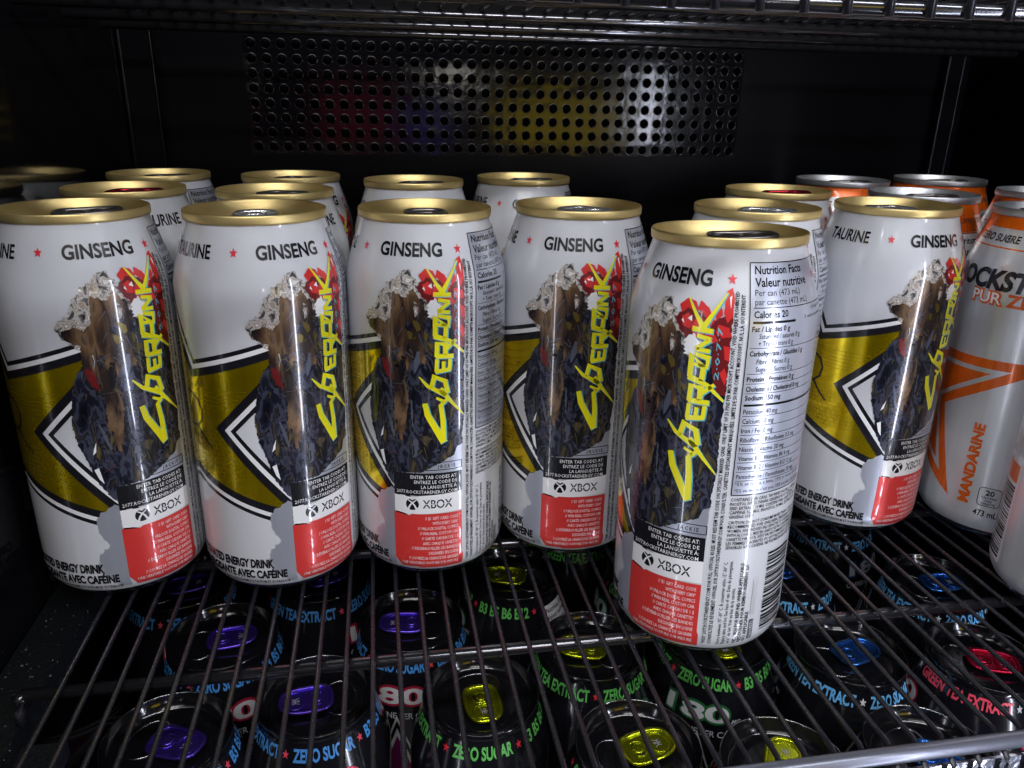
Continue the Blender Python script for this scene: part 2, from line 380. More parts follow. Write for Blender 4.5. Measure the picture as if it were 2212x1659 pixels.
    A.poly(ragged([(-11, 131), (-3, 133), (1.6, 134), (1.6, 106.5), (-4, 106), (-7, 115), (-8, 126)], .3, .7, 18), 'dark_red_print', 7, False)
    A.poly(ragged([(-30.5, 131), (-27, 134), (-20, 135), (-12, 132), (-12, 126), (-20, 124), (-26, 125.5)], .35, .7, 20), 'dark_red_print', 7, False)
    for n_, p in enumerate(([(-29.5, 135.5), (-25, 137.8), (-20, 137), (-17, 134.5), (-20, 134), (-24, 134.8), (-27, 133)], [(-17, 137.5), (-12, 135.5), (-8, 131.5), (-10, 129.5), (-14, 133), (-18, 135)],
              [(-27, 132), (-23, 133.2), (-20, 131), (-22, 128), (-26, 129)], [(-19, 131.5), (-15, 132), (-12, 129), (-14, 126), (-19, 126), (-21, 128.5)], [(-9, 135), (-5, 136.5), (-4, 133.5), (-7, 131.5)],
              [(-2.5, 141), (.5, 142), (2, 139), (1.6, 133), (-1, 131), (-3.5, 134)], [(-6, 130.5), (0, 129.5), (1.5, 126.5), (-3, 126), (-7, 127.5)], [(-2, 123.5), (1.6, 123), (1.6, 118), (-1, 119)], [(-13, 126.5), (-8, 127.5), (-5, 125), (-10, 123.5)], [(-3, 114), (-.5, 116), (1.5, 113), (.5, 110)])):
        A.poly(ragged(p, .12, .7, 60 + n_), 'rose_print', 8, False)
    for p in ([(-23.4, 131.4), (-21, 132.6), (-20.6, 130.6)], [(-16.6, 130), (-14.8, 130.8), (-14.6, 128.8)], [(-.9, 139), (.4, 139.6), (.2, 135.5)], [(-12, 132.4), (-10.8, 133), (-10, 131)], [(-27, 130.6), (-26, 131.4), (-25, 129.6)]): A.poly(p, 'bright_white_print', 9)
    for k_ in range(6):
        zz = 84 + 1.7 * k_; A.stroke([(-116, zz), (-98.6 + (zz - 76.4) * 1.718 - 3, zz)], .14, 'foil_line', 4)
    for k_ in range(9):
        zz = 55.5 + 2.0 * k_; a1 = -98.6 + (76.4 - zz) * 1.316 - 3; a0_ = -119 + max(0, 61 - zz) * 2.5
        if a1 > a0_ + 2:
            A.stroke([(a0_, zz), (a1, zz)], .12, 'foil_line', 4); a_ = a0_ + (2 if k_ % 2 else 4)
            while a_ < a1: A.stroke([(a_, zz), (a_, zz + 2)], .12, 'foil_line', 4); a_ += 5
    # jagged yellow lettering reading upward
    def Y(pts, wd, tp=None):
        A.stroke(pts, wd * 1.34, 'cyan_print', 9, tp, dx=.32, dz=-.28); A.stroke(pts, wd * 1.2, 'yellow_print', 10, tp)
    Y([(-27, 84), (-25.2, 79), (-14.2, 66.6)], 2.1, (.8, 1.1)); Y([(-14.4, 67), (-14.6, 76), (-16, 83), (-13.2, 84.5)], 1.9, (1, .7))
    Y([(.4, 77.8), (-8.5, 84), (-16.5, 90)], 1.5, (.25, 1.2)); Y([(-19, 86.2), (-13.5, 84.4), (-10.5, 86)], 1.3, (.6, 1.2))
    Y([(-30.5, 95.2), (-25, 91.4), (-11.5, 87)], 1.5, (.3, 1.2)); Y([(-22.5, 90), (-20.3, 95.2), (-13, 93.2), (-11, 88)], 1.5)
    Y([(-19.6, 97.2), (-9, 98)], 1.4); Y([(-18.8, 97.3), (-18.2, 102.4)], 1.2); Y([(-14, 97.6), (-13.7, 101.4)], 1.1); Y([(-9.8, 97.8), (-9.2, 102.2)], 1.2)
    Y([(-19, 103.6), (-7, 103.4)], 1.5); Y([(-18.4, 103.4), (-18, 109), (-12.2, 108.4), (-12.6, 103.8)], 1.4); Y([(-12.8, 106), (-5, 110)], 1.4, (1, .7))
    Y([(-20, 112), (-9, 109.6), (.8, 104.4)], 1.7, (1.1, .35)); Y([(-19.2, 111.8), (-19, 119.4), (-11.8, 115.6), (-12.4, 110.8)], 1.5)
    Y([(-17.6, 116.4), (-10, 115.8), (-9.6, 119), (-17.4, 120)], 1.1); Y([(-17.4, 121.6), (-9, 121.2)], 1.2); Y([(-17.2, 121.7), (-9.4, 125.2)], 1.2); Y([(-9.2, 125.3), (-17, 126.2)], 1.2)
    Y([(-20, 128.4), (-8.4, 128)], 1.4); Y([(-13.4, 128.6), (-17.6, 132), (-24.2, 138)], 1.4, (1.2, .25)); Y([(-14, 129), (-9, 134), (-2, 140.4)], 1.2, (1.3, .25))
    A.text('2·0·7·7', -3.2, 111.6, 1.5, 'cyan_print', 9, rot=90, wfit=18, bold=.01)
    # torn foil, name box, code panel
    A.poly(ragged([(-50.4, 53.2), (-30, 53.8), (-24, 56), (-13, 60), (-6, 62), (-4, 66), (-1, 67), (-.9, 52.6), (-50.4, 52.6)], .2, .7, 30), 'silver_panel', 4, False)
    A.poly(ragged([(-53, 46), (-49, 44), (-50.6, 40), (-50.9, 8), (-58, 9), (-65, 13), (-69.4, 19), (-67, 24), (-59.5, 28), (-64, 31.5), (-66.6, 36), (-64, 41), (-58, 44)], .6, .8, 31), 'silver_panel', 4, False)
    for a, z, b, y in () and ((-65, 20, -55, 22), (-62, 15, -53, 18), (-62, 36, -54, 38.5), (-60, 40, -54, 41.5), (-64, 33, -58, 34)): A.stroke([(a, z), (b, y)], .35, 'grey_white_print', 5)
    A.rect(-50.8, 42.4, -1.2, 52.8, 'black_print', 6)
    for p, q in (((-27.4, 54.2), (-1.2, 54.2)), ((-1.2, 54.2), (-1.2, 57.6)), ((-1.2, 57.6), (-25.6, 57.6)), ((-25.6, 57.6), (-27.4, 56.2)), ((-27.4, 56.2), (-27.4, 54.2))): A.stroke([p, q], .28, 'black_print', 7)
    A.text('J A C K I E', -6, 55.0, 1.5, 'black_print', 7, 'R', wfit=7.4, bold=.01)
    for i, (t, wd) in enumerate((('ENTER TAB CODES AT:', 19.5), ('ENTREZ LE CODE DE', 18), ('LA LANGUETTE À:', 15.2), ('2077.ROCKSTARENERGY.COM', 25.6))):
        A.text(t, -4.5, 50.3 - 2.3 * i, 1.5, 'bright_white_print', 7, 'R', wfit=wd, bold=.002)
    A.poly([(-50.8, 42.4), (-50.8, 34.6), (-40, 33.6), (-1.2, 34.4), (-1.2, 43.4), (-32, 42.4), (-35, 41.6)], 'bright_white_print', 7)
    # sphere emblem with crossing arcs
    cx, cz, r = -37.4 * DEG, 38.4, 2.75
    A.poly([(cx + r * math.cos(R_(12 * i)), cz + r * math.sin(R_(12 * i))) for i in range(30)], 'black_print', 8, False)
    A.stroke([(cx - 1.8, cz - 2.4), (cx - .9, cz - .4), (cx + .3, cz + .9), (cx + 1.7, cz + 2.0)], .62, 'bright_white_print', 9, (1.3, .7), ang=False)
    A.stroke([(cx + 1.8, cz - 2.4), (cx + .9, cz - .4), (cx - .3, cz + .9), (cx - 1.7, cz + 2.0)], .62, 'bright_white_print', 9, (1.3, .7), ang=False)
    A.poly([(cx - 1.1, cz + 2.55), (cx, cz + 1.9), (cx + 1.1, cz + 2.55), (cx, cz + 2.8)], 'bright_white_print', 9, False)
    A.text('XBOX', -30, 36.6, 3.8, 'black_print', 8, 'L', wdeg=21.6, bold=.014)
    A.stroke([(-30, 38.5), (-9, 38.5)], .28, 'bright_white_print', 9)
    A.poly([(-51.6, 34), (-40, 33.0), (-38, 33.8), (-1.2, 33.8), (-1.2, 14), (-.2, 12.6), (-.2, 7.4), (-33, 6.9), (-36, 7.6), (-46.8, 7.6), (-51.6, 12)], 'red_print', 7)
    for i, (t, wd) in enumerate((('// $1 GIFT CARD CODE', 14), ('WITH EVERY CAN*', 11), ('// UNLOCK DIGITAL COMICS', 17.2), ('// WIN REAL CUSTOM CAR', 16.4), ('// CARTE CADEAU DE 1 $', 15.6), ('AVEC CHAQUE CANETTE*', 15.2), ('// DÉVERROUILLER LES BANDES', 20), ('DESSINÉES EN LIGNE', 12.8), ('// COUREZ LA CHANCE DE GAGNER', 21.3), ('UNE VÉRITABLE VOITURE SUR MESURE', 24.6))):
        A.text(t, -4, 31 - 2.42 * i, 1.42, 'bright_white_print', 9, 'R', wfit=wd, bold=.0)
    # lower left text
    A.text('CARBONATED ENERGY DRINK', -66.5, 15.4, 3.6, 'black_print', 6, 'R', wfit=43, bold=.05)
    A.text('BOISSON ÉNERGISANTE AVEC CAFÉINE', -58, 10.4, 3.4, 'black_print', 6, 'R', wfit=56, bold=.05)
    A.text('ACESULFAME-POTASSIUM & SUCRALOSE. ÉDULCORÉ AVEC ACÉSULFAME POTASSIUM ET SUCRALOSE', -56.5, 7.6, 1.35, 'black_print', 6, 'R', wfit=62, bold=.02)
    # fine print running up the can beside the artwork
    l1 = '*VISIT 2077.ROCKSTARENERGY.COM FOR FULL OFFICIAL RULES. MUST REDEEM TAB CODE ON SPECIALLY MARKED CANS. ONLY LIMIT OF 50 PINS PER MICROSOFT ACCOUNT. VOID WHERE PROHIBITED'
    l2 = 'CONSULTEZ LE RÈGLEMENT OFFICIEL SUR 2077.ROCKSTARENERGY.COM POUR CONSULTER. CANETTES SPÉCIALEMENT MARQUÉES. LIMITE DE 50 PAR COMPTE MICROSOFT. NUL LÀ OÙ INTERDIT'
    A.text(l1, 4.6, 9, 1.25, 'black_print', 6, rot=90, wfit=132, bold=.02); A.text(l2, 8.2, 9, 1.25, 'black_print', 6, rot=90, wfit=131, bold=.02)
    # nutrition facts on bare foil
    A.rect(11, 70, 79, 149.8, 'silver_panel', 3)
    for p, q in (((11, 70), (11, 149.8)), ((79, 70), (79, 149.8)), ((11, 149.8), (79, 149.8)), ((11, 70), (79, 70))): A.stroke([p, q], .3, 'black_print', 5)
    A.text('Nutrition Facts', 14, 146.3, 2.5, wdeg=38, bold=.02); A.text('Valeur nutritive', 14, 142.4, 2.7, wdeg=41.5, bold=.02)
    A.text('Per can (473 mL)', 14, 139.6, 1.9, wdeg=33); A.text('par canette (473 mL)', 14, 136.8, 1.9, wdeg=39)
    A.stroke([(13, 135.9), (77, 135.9)], .25, 'black_print', 5); A.text('Calories 20', 13.5, 132.8, 2.1, wdeg=22, bold=.02)
    A.text('% Daily Value*', 77, 133.9, 1.1, align='R', wdeg=20); A.text('% valeur quotidienne*', 77, 131.4, 1.1, align='R', wdeg=28)
    A.stroke([(13, 131.3), (41, 131.3)], .8, 'black_print', 5)
    rows = [(128.4, 'Fat / Lipides 0 g', 24, 1, '0 %'), (126, 'Saturated / saturés 0 g', 28, 0, ''), (123.6, '+ Trans / trans 0 g', 23, 0, '0 %'), (120.2, 'Carbohydrate / Glucides 1 g', 37, 1, ''), (117.4, 'Fibre / Fibres 0 g', 22, 0, '0 %'), (114.8, 'Sugars / Sucres 0 g', 25, 0, '0 %'),
            (111.4, 'Protein / Protéines 0 g', 32, 1, ''), (108, 'Cholesterol / Cholestérol 0 mg', 38, 1, ''), (104.9, 'Sodium 250 mg', 23, 1, '11 %'), (100, 'Potassium 40 mg', 22, 0, '1 %'), (96.6, 'Calcium 10 mg', 20, 0, '1 %'), (93.2, 'Iron / Fer 0 mg', 20, 0, '0 %'),
            (89.8, 'Riboflavin / Riboflavine 3.3 mg', 40, 0, '254 %'), (86.4, 'Niacin / Niacine 20 mg', 31, 0, '125 %'), (83, 'Vitamin B6 / Vitamine B6 4 mg', 38, 0, '235 %'), (79.6, 'Vitamin B12 / Vitamine B12 12 µg', 42, 0, '500 %'), (76.2, 'Pantothenate / Pantothénate 20 mg', 44, 0, '400 %')]
    for i, (z, t, wd, b, pc) in enumerate(rows):
        ind = 4.5 if z in (126, 123.6, 117.4, 114.8) else 0
        A.text(t, 12.8 + ind, z, 1.65, wdeg=wd, bold=.018 if b else 0, layer=5)
        if pc: A.text(pc, 77, z, 1.5, align='R', layer=5)
        if z not in (128.4, 126, 120.2, 117.4, 104.9): A.stroke([(12.5, z - .75), (77.5, z - .75)], .16, 'black_print', 5)
    A.stroke([(12.5, 103.1), (77.5, 103.1)], .8, 'black_print', 5)
    A.text('*5% or less is a little, 15% or more is a lot', 12.5, 73.6, 1.3, wdeg=54); A.text("*5% ou moins c'est peu, 15% ou plus c'est beaucoup", 12.5, 71.1, 1.3, wdeg=60)
    cc = ['CONTAINS (PER CAN): TAURINE 2000 MG, CAFFEINE 160 MG,', 'INOSITOL 50 MG, PANAX GINSENG ROOT EXTRACT, GUARANA', 'SEED EXTRACT 10 MG. CONTENU PAR CANETTE: TAURINE 2000', 'CAFÉINE 160 MG, INOSITOL 50 MG, EXTRAIT DE GRAINE', 'GINSENG 10 MG.', 'CAUTION: DO NOT CONSUME MORE THAN 1 CAN DAILY. NOT', 'RECOMMENDED FOR CHILDREN, PREGNANT OR NURSING', 'WOMEN, AND INDIVIDUALS SENSITIVE TO CAFFEINE. DO NOT MIX', "WITH ALCOHOL. MISE EN GARDE: NE PAS CONSOMMER PLUS D'UNE", "CANETTE PAR JOUR. N'EST PAS RECOMMANDÉ POUR LES ENFANTS,", 'LES FEMMES ENCEINTES OU QUI ALLAITENT, LES PERSONNES', "SENSIBLES À LA CAFÉINE. NE PAS MÉLANGER AVEC L'ALCOOL."]
    for i, t in enumerate(cc): A.text(t, 11, 67.7 - 1.66 * i - (.6 if i > 4 else 0), 1.2, layer=5, wfit=None if i == 4 else 38, bold=.012, sx=.72)
    for i, (t, L, b) in enumerate((('Store between 15°-30° C. À conserver entre 15°-30° C.', 35, 0), ('Expiry date and lot: See base of can. Date de péremption', 35, 0), ('et n° de lot: Voir au bas de la canette.', 24, 0), ('RETURN FOR REFUND WHERE APPLICABLE', 34, 1), ('RETOURNER POUR REMBOURSEMENT LÀ', 33, 1), ('OÙ APPLICABLE', 13, 1))):
        A.text(t, 13.6 + 3.4 * i + (1 if b else 0), 8.8, 1.35, layer=5, rot=90, wfit=L, bold=.026 if b else .01)
    A.rect(33.2, 20, 36.4, 35.5, 'silver_foil', 4); A.rect(33, 9.5, 36.6, 18, 'slate_print', 4); A.text('UA01X272', 35.9, 10.2, 1.3, 'bright_white_print', 6, rot=90, wfit=7)
    rng = random.Random(8); z = 12.0
    while z < 44:
        hgt = rng.choice((.3, .3, .6, .9)); A.rect(42.8, z, 67.5, z + hgt, 'black_print', 5); z += hgt + rng.choice((.35, .35, .7, .9))
    return A.build('white_can_body')

# ------------------------------------------------------------------ label 2: silver and orange can
def orange_label():
    A = Art('silver_foil')
    A.poly([(-180, 148.8), (180, 148.8), (180, 154), (-180, 154)], 'orange_foil', 1)
    A.poly([(-38, 148.8), (-52, 141), (-64, 141), (-64, 148.8)], 'orange_foil', 1); A.poly([(66, 141), (96, 141), (90, 148.8), (52, 148.8)], 'orange_foil', 1)
    A.rect(-64, 140.2, 180, 140.8, 'orange_foil', 1); A.rect(-180, 140.2, -64, 140.8, 'orange_foil', 1)
    A.text('ZÉRO SUCRE ★ TAURINE'.replace('★', ' '), -43.5, 143, 3.1, wdeg=84, bold=.022, shear=.15); A.star(-8, 144.6, 1.1, 'black_print', 5)
    A.text('HIGH CAFFEINE CONTENT', 58, 145, 2.4, 'brown_print', wdeg=50, bold=.01); A.text('HIGH CAFFEINE CONTENT', -120, 150.4, 2.0, 'brown_print', wdeg=50, bold=.01)
    A.text('ROCKSTAR', -52, 122.6, 8.2, 'black_print', wdeg=94, bold=.045, shear=.2)
    A.text('PUR', -24.5, 115.8, 5.3, 'orange_foil', wdeg=28.5, bold=.085, layer=4); A.text('PUR', -23.8, 116.1, 4.8, 'bright_white_print', wdeg=25.4, bold=.014, layer=6)
    A.text('ZÉRO', 5, 115.8, 5.3, 'orange_foil', wdeg=38, bold=.04)
    S = [(7, 84), (-43, 65.2), (-25, 33.5), (-75, 51), (-125, 33.5), (-107, 65.2), (-157, 84), (-93, 82), (-75, 112), (-57, 82)]
    P = [(a * DEG, z) for a, z in S]
    A.poly(offset_poly(P, 6.6), 'orange_foil', 1, False); A.poly(offset_poly(P, 2.2), 'silver_foil', 2, False); A.poly(P, 'orange_foil', 3, False)
    A.text('MANDARINE', 12, 18.6, 4.4, 'orange_foil', 5, rot=90, wfit=41, bold=.045)
    def rr(a0, z0, a1, z1, r, wd):
        x0, x1 = a0 * DEG, a1 * DEG; pts = []
        for cx, cz, s in ((x1 - r, z1 - r, 0), (x0 + r, z1 - r, 90), (x0 + r, z0 + r, 180), (x1 - r, z0 + r, 270)):
            for k in range(5): q = R_(s + 22.5 * k); pts.append((cx + r * math.cos(q), cz + r * math.sin(q)))
        pts.append(pts[0]); A.stroke(pts, wd, 'black_print', 5, ang=False)
    rr(18.5, 19.6, 34.8, 29, 1.6, .3)
    A.text('20', 26.6, 25.2, 2.6, align='C', bold=.03, layer=5)
    for i, t in enumerate(('CALORIES/', 'CAN/', 'CANETTE')): A.text(t, 26.6, 23.4 - 1.6 * i, 1.1, align='C', bold=.02, layer=5, sx=.85)
    A.text('473 mL', 26.3, 14.0, 3.0, align='C', wdeg=17.5, bold=.02)
    A.text('SWEETENED WITH ACESULFAME POTASSIUM SUCRALOSE', 43, 10.6, 2.3, rot=90, wfit=62, bold=.03); A.text('ÉDULCORÉ AVEC ACÉSULFAME POTASSIUM', 48, 10.6, 2.0, rot=90, wfit=60, bold=.02)
    A.text('CAFÉINE', -42, 11, 2.8, align='R', bold=.02)
    A.rect(58, 70, 126, 140, 'bright_white_print', 2)
    A.text('Nutrition Facts', 60, 135.4, 3.2, wdeg=46, bold=.02); A.text('Valeur nutritive', 60, 130, 3.2, wdeg=48, bold=.02)
    for i in range(16): A.stroke([(60, 126 - 3.3 * i), (124, 126 - 3.3 * i)], .2, 'black_print', 5); A.text('Sodium / Potassium 100 mg', 60, 123.6 - 3.3 * i, 1.6, wdeg=38, layer=5)
    A.rect(98, 12, 132, 62, 'bright_white_print', 2)
    rng = random.Random(9); z = 14.0
    while z < 48:
        hgt = rng.choice((.35, .35, .7, 1.0)); A.rect(100, z, 130, z + hgt, 'black_print', 5); z += hgt + rng.choice((.4, .4, .8, 1))
    A.rect(104, 50, 130, 58, 'orange_foil', 5)
    return A.build('orange_can_body')

# ------------------------------------------------------------------ label 3: black can, four colour ways
def black_label(textm, starm, rimm, foil):
    A = Art('black_can_print')
    H = dict(bold=.036)
    for a in (0, 69.5, 143, 255): A.star(a, 148.5, 2.2, starm, 5, .92)
    A.text('ZERO SUGAR', 7, 145.9, 5.3, textm, wdeg=56, **H); A.text('B3 B5 B6 B12', 76.5, 145.9, 5.3, textm, wdeg=60, **H)
    A.text('GREEN TEA EXTRACT', -98, 145.9, 5.3, textm, wdeg=91.5, **H)
    for a0 in (0, -150):
        A.text('180', a0 + 3.2, 129.8, 8.8, rimm, 4, wdeg=59, bold=.075); A.text('180', a0 + 4.4, 130.4, 7.6, 'grey_white_print', 6, wdeg=56, bold=.028)
        A.text('MG', a0 + 62.5, 130, 2.2, 'grey_white_print', 6, wdeg=8, bold=.01, shear=.2)
        A.text('CAFFEINE PER CAN', a0 + 3, 121.4, 3.6, 'grey_white_print', 6, wdeg=64, bold=.012)
        S = [(a0 + 35 + r * math.sin(R_(36 * k)) * 1, 70 + r * DEG * math.cos(R_(36 * k))) for k, r in enumerate([70, 28] * 5)]
        P = [(a * DEG, z) for a, z in S]
        A.poly(offset_poly(P, 4.2), 'grey_white_print', 1, False); A.poly(offset_poly(P, 3.2), 'black_can_print', 2, False); A.poly(offset_poly(P, 1.6), 'grey_white_print', 3, False); A.poly(P, foil, 4, False)
    A.rect(157, 70, 198, 149, 'bright_white_print', 2)
    A.text('Nutrition Facts', 159, 144.6, 2.7, wdeg=36, bold=.015); A.text('Valeur nutritive', 159, 140.6, 2.7, wdeg=38, bold=.015); A.text('Per can (473 mL)', 159, 137, 2, wdeg=30)
    for i in range(14): A.text('Sodium 100 mg / Potassium', 159, 133 - 3.6 * i, 1.7, wdeg=36, layer=5)
    return A.build('black_can_body')

# ------------------------------------------------------------------ lid and tab
def lid_mesh(m, ring):
    s = MB()
    pr = [(26.2, 153.9), (26.85, 154.1), (27.0, 154.9), (27.0, 156.8), (26.85, 157.3), (26.65, 157.5), (26.45, 157.3), (26.3, 156.9), (26.1, 156.2), (25.3, 154.2), (24.0, 151.8), (23.0, 151.0), (22.5, 150.7), (22.0, 151.0), (21.7, 151.9), (21.3, 152.4), (20.6, 152.6), (16, 152.55), (8, 152.5), (0.01, 152.5)]
    s.lathe([(r / 1000, z / 1000) for r, z in pr], 112)
    # embossed opening outline and shallow ring
    def op(t): q = R_(t); return ((-9.8 + 8.3 * math.cos(q)) / 1000, (11.0 * math.sin(q) * (1 - .12 * math.cos(q))) / 1000, .15260)
    s.tube([op(t) for t in range(0, 360, 10)], .00030, 6, closed=True)
    if ring == m: s.tube([(.0175 * math.cos(R_(t)), .0175 * math.sin(R_(t)), .15255) for t in range(-118, 119, 8)], .00035, 6)
    n1 = len(s.f)
    me = s.mesh('lid'); me.materials.append(MATS[m]); me.materials.append(MATS[ring])
    if ring != m:                      # bright worn edge on the seam of the black lids
        mm = len(pr) - 1
        for k in range(112):
            me.polygons[k * mm + 5].material_index = 1
        for i in range(112 * mm, n1): me.polygons[i].material_index = 1
    return me
def tab_mesh(m, emblem=True):
    # local +x = tail; rivet at origin
    s = MB(); z = .1548
    def outline(k=1.0):
        P = []
        for t in range(0, 360, 12):
            q = R_(t); cx = 4.6; a = 12.2 * k; b = (8.3 - .9 * math.cos(q)) * k; e = .62
            P.append(((cx + a * math.copysign(abs(math.cos(q)) ** e, math.cos(q))) / 1000, b * math.copysign(abs(math.sin(q)) ** e, math.sin(q)) / 1000))
        return P
    O = outline(); tilt = lambda x: z + .05 * max(0, x)
    s.tube([(x, y, tilt(x)) for x, y in outline(.94)], .00105, 8, closed=True, squash=.9)
    # upper plate with a finger hollow and a rivet slot: three rings of faces
    def ringpts(fn, dz): return [(x, y, tilt(x) + dz) for x, y in fn]
    n = len(O); i = len(s.v)
    s.v += ringpts(outline(.93), .0002); s.v += ringpts(outline(.80), -.0003)
    for k in range(n): k2 = (k + 1) % n; s.f.append((i + k, i + k2, i + n + k2, i + n + k)); s.sm.append(True)
    s.f.append(tuple(i + n + k for k in range(n))); s.sm.append(False)
    s.tube([(.0096 + .0045 * math.cos(R_(t)), .0056 * math.sin(R_(t)), tilt(.0096) + .00005) for t in range(0, 360, 15)], .0004, 6, closed=True)
    s.tube([(.0036 * math.cos(R_(t)), .0041 * math.sin(R_(t)), z + .00005) for t in range(-130, 131, 12)], .00042, 6)
    j = len(s.f); s.lathe([(.0027, z - .0003), (.0026, z + .0004), (.0018, z + .0006), (.00001, z + .0005)], 20)
    me0 = s
    k0 = len(s.f)
    # dark slot round the rivet
    P = [(.0032 * math.cos(R_(t)), .0035 * math.sin(R_(t))) for t in range(-125, 126, 10)]; Q = [(.0022 * math.cos(R_(t)) , .0026 * math.sin(R_(t))) for t in range(-125, 126, 10)]
    b = len(s.v); s.v += [(x, y, z - .0001) for x, y in P] + [(x, y, z - .0001) for x, y in Q]
    for k in range(len(P) - 1): s.f.append((b + k, b + k + 1, b + len(P) + k + 1, b + len(P) + k)); s.sm.append(False)
    k1 = len(s.f)
    if emblem:
        V, F = text_tris('R', 2, -.012)
        for mir in (1, -1):
            b = len(s.v)
            for x, y in V:
                X = (x - .05) * mir * .0042 * 1.0; Y = (y - .36) * .0062
                s.v.append((.0098 + Y, -X, tilt(.0098) - .00022))
            for f in F: s.f.append(tuple(b + q for q in f)); s.sm.append(False)
    me = s.mesh('tab'); me.materials.append(MATS[m]); me.materials.append(MATS['cavity_black']); me.materials.append(MATS['tab_ink'])
    for k in range(k0, k1): me.polygons[k].material_index = 1
    for k in range(k1, len(me.polygons)): me.polygons[k].material_index = 2
    return me

WHITE = white_label(); ORANGE = orange_label()
BLK = {'blue': black_label('sky_text', 'pink_text', 'crimson_foil', 'plum_foil'), 'green': black_label('green_text', 'star_red_print', 'green_foil', 'green_foil'),
       'cyan': black_label('cyan_text', 'bright_white_print', 'blue_foil', 'blue_foil'), 'pink': black_label('pink_text', 'grey_white_print', 'crimson_foil', 'crimson_foil')}
LIDS = {'gold': lid_mesh('gold_lid', 'gold_lid'), 'alu': lid_mesh('aluminium_lid', 'aluminium_lid'), 'black': lid_mesh('black_lid', 'bare_aluminium')}
TABS = {k: tab_mesh(k + '_tab', k not in ('silver', 'dark', 'red')) for k in ('silver', 'dark', 'red', 'purple', 'lime', 'blue', 'crimson')}
def can(x, y, z, body, lid, tab, rot, tabrot, label, group, tilt=None):
    t = empty('drink_can', (x, y, z)); tag(t, label, 'can', group)
    if tilt: t.rotation_euler = (tilt[0], tilt[1], 0)
    b = link('body', body, t); b.rotation_euler.z = R_(rot)
    l = link('lid', LIDS[lid], t); l.rotation_euler.z = R_(tabrot)
    k = link('tab', TABS[tab], t); k.rotation_euler.z = R_(tabrot)
    return t
GW = 'white and yellow energy drink cans on the wire shelf'
GO = 'silver and orange energy drink cans on the wire shelf'
GB = 'black energy drink cans standing below the wire shelf'
W_ = [  # x, y, star azimuth, tab, tab rotation, label
 (-.1145, .3269, -23.1, 'dark', 10, 'white can at the far left of the front row, beside the dark wall'),
 (-.0467, .3214, -24.6, 'silver', -85, 'white can second from the left in the front row, silver tab facing forward'),
 (.0195, .3243, -69.2, 'dark', -88, 'white can third from left in the front row, grey nutrition panel on its right edge'),
 (.0855, .3307, -71.0, 'silver', -62, 'white can fourth from left in the front row, left of the nearest can'),
 (.1227, .2548, -110.0, 'dark', -18, 'nearest white can, pulled forward of the row, nutrition table and barcode showing'),
 (.2367, .3308, -49.7, 'silver', -160, 'white can on the right with yellow star, beside the orange and silver cans'),
 (.1646, .3245, -70.0, 'silver', -40, 'white can with silver tab directly behind the nearest can'),
 (.2107, .3945, -58.6, 'red', -20, 'white can with gold rim and red tab, last in line behind nearest can'),
 (-.1162, .3994, -28 + 93, 'red', -10, 'white can with red tab in the second row, behind the far left can'),
 (-.0470, .3918, -23 + 93, 'dark', -35, 'white can with dark tab behind the second can from the left'),
 (-.1193, .4766, -48 - 11, 'dark', -15, 'white can at the back left, third in the leftmost line'),
 (-.0469, .4680, -17, 'dark', -40, 'white can at the back, third in the second line from the left'),
 (.0207, .4407, 0, 'dark', -30, 'white can at the back behind the third front can, neck hardly printed'),
 (.0853, .4606, -52, 'dark', -20, 'white can at the back, fourth line from left, red star on its neck'),
]
for x, y, a, tb, tr, lb in W_: can(x, y, 0, WHITE, 'gold', tb, a, tr, lb, GW, (-.0307, -.0029) if abs(x - .1227) < 1e-6 else None)
O_ = [(.306, .312, -160, 'silver', 170, 'silver can with big orange star and vertical orange lettering, right end of the row'),
 (.2844, .3775, -155, 'dark', -25, 'silver and orange can behind the white can on the right, nutrition text on its neck'),
 (.2837, .4527, -170, 'dark', -20, 'silver and orange can farthest left in the back row of the orange group'),
 (.3569, .4609, -140, 'dark', -10, 'silver and orange can at the back right, bright orange neck in view'),
 (.368, .384, -120, 'silver', 20, 'silver and orange can at the far right edge in the second row'),
 (.294, .245, 33, 'silver', 0, 'silver can with barcode lines, cut by the right edge, nearest of the orange group')]
for x, y, a, tb, tr, lb in O_: can(x, y, 0, ORANGE, 'alu', tb, a, tr, lb, GO)
ZB = -.2175
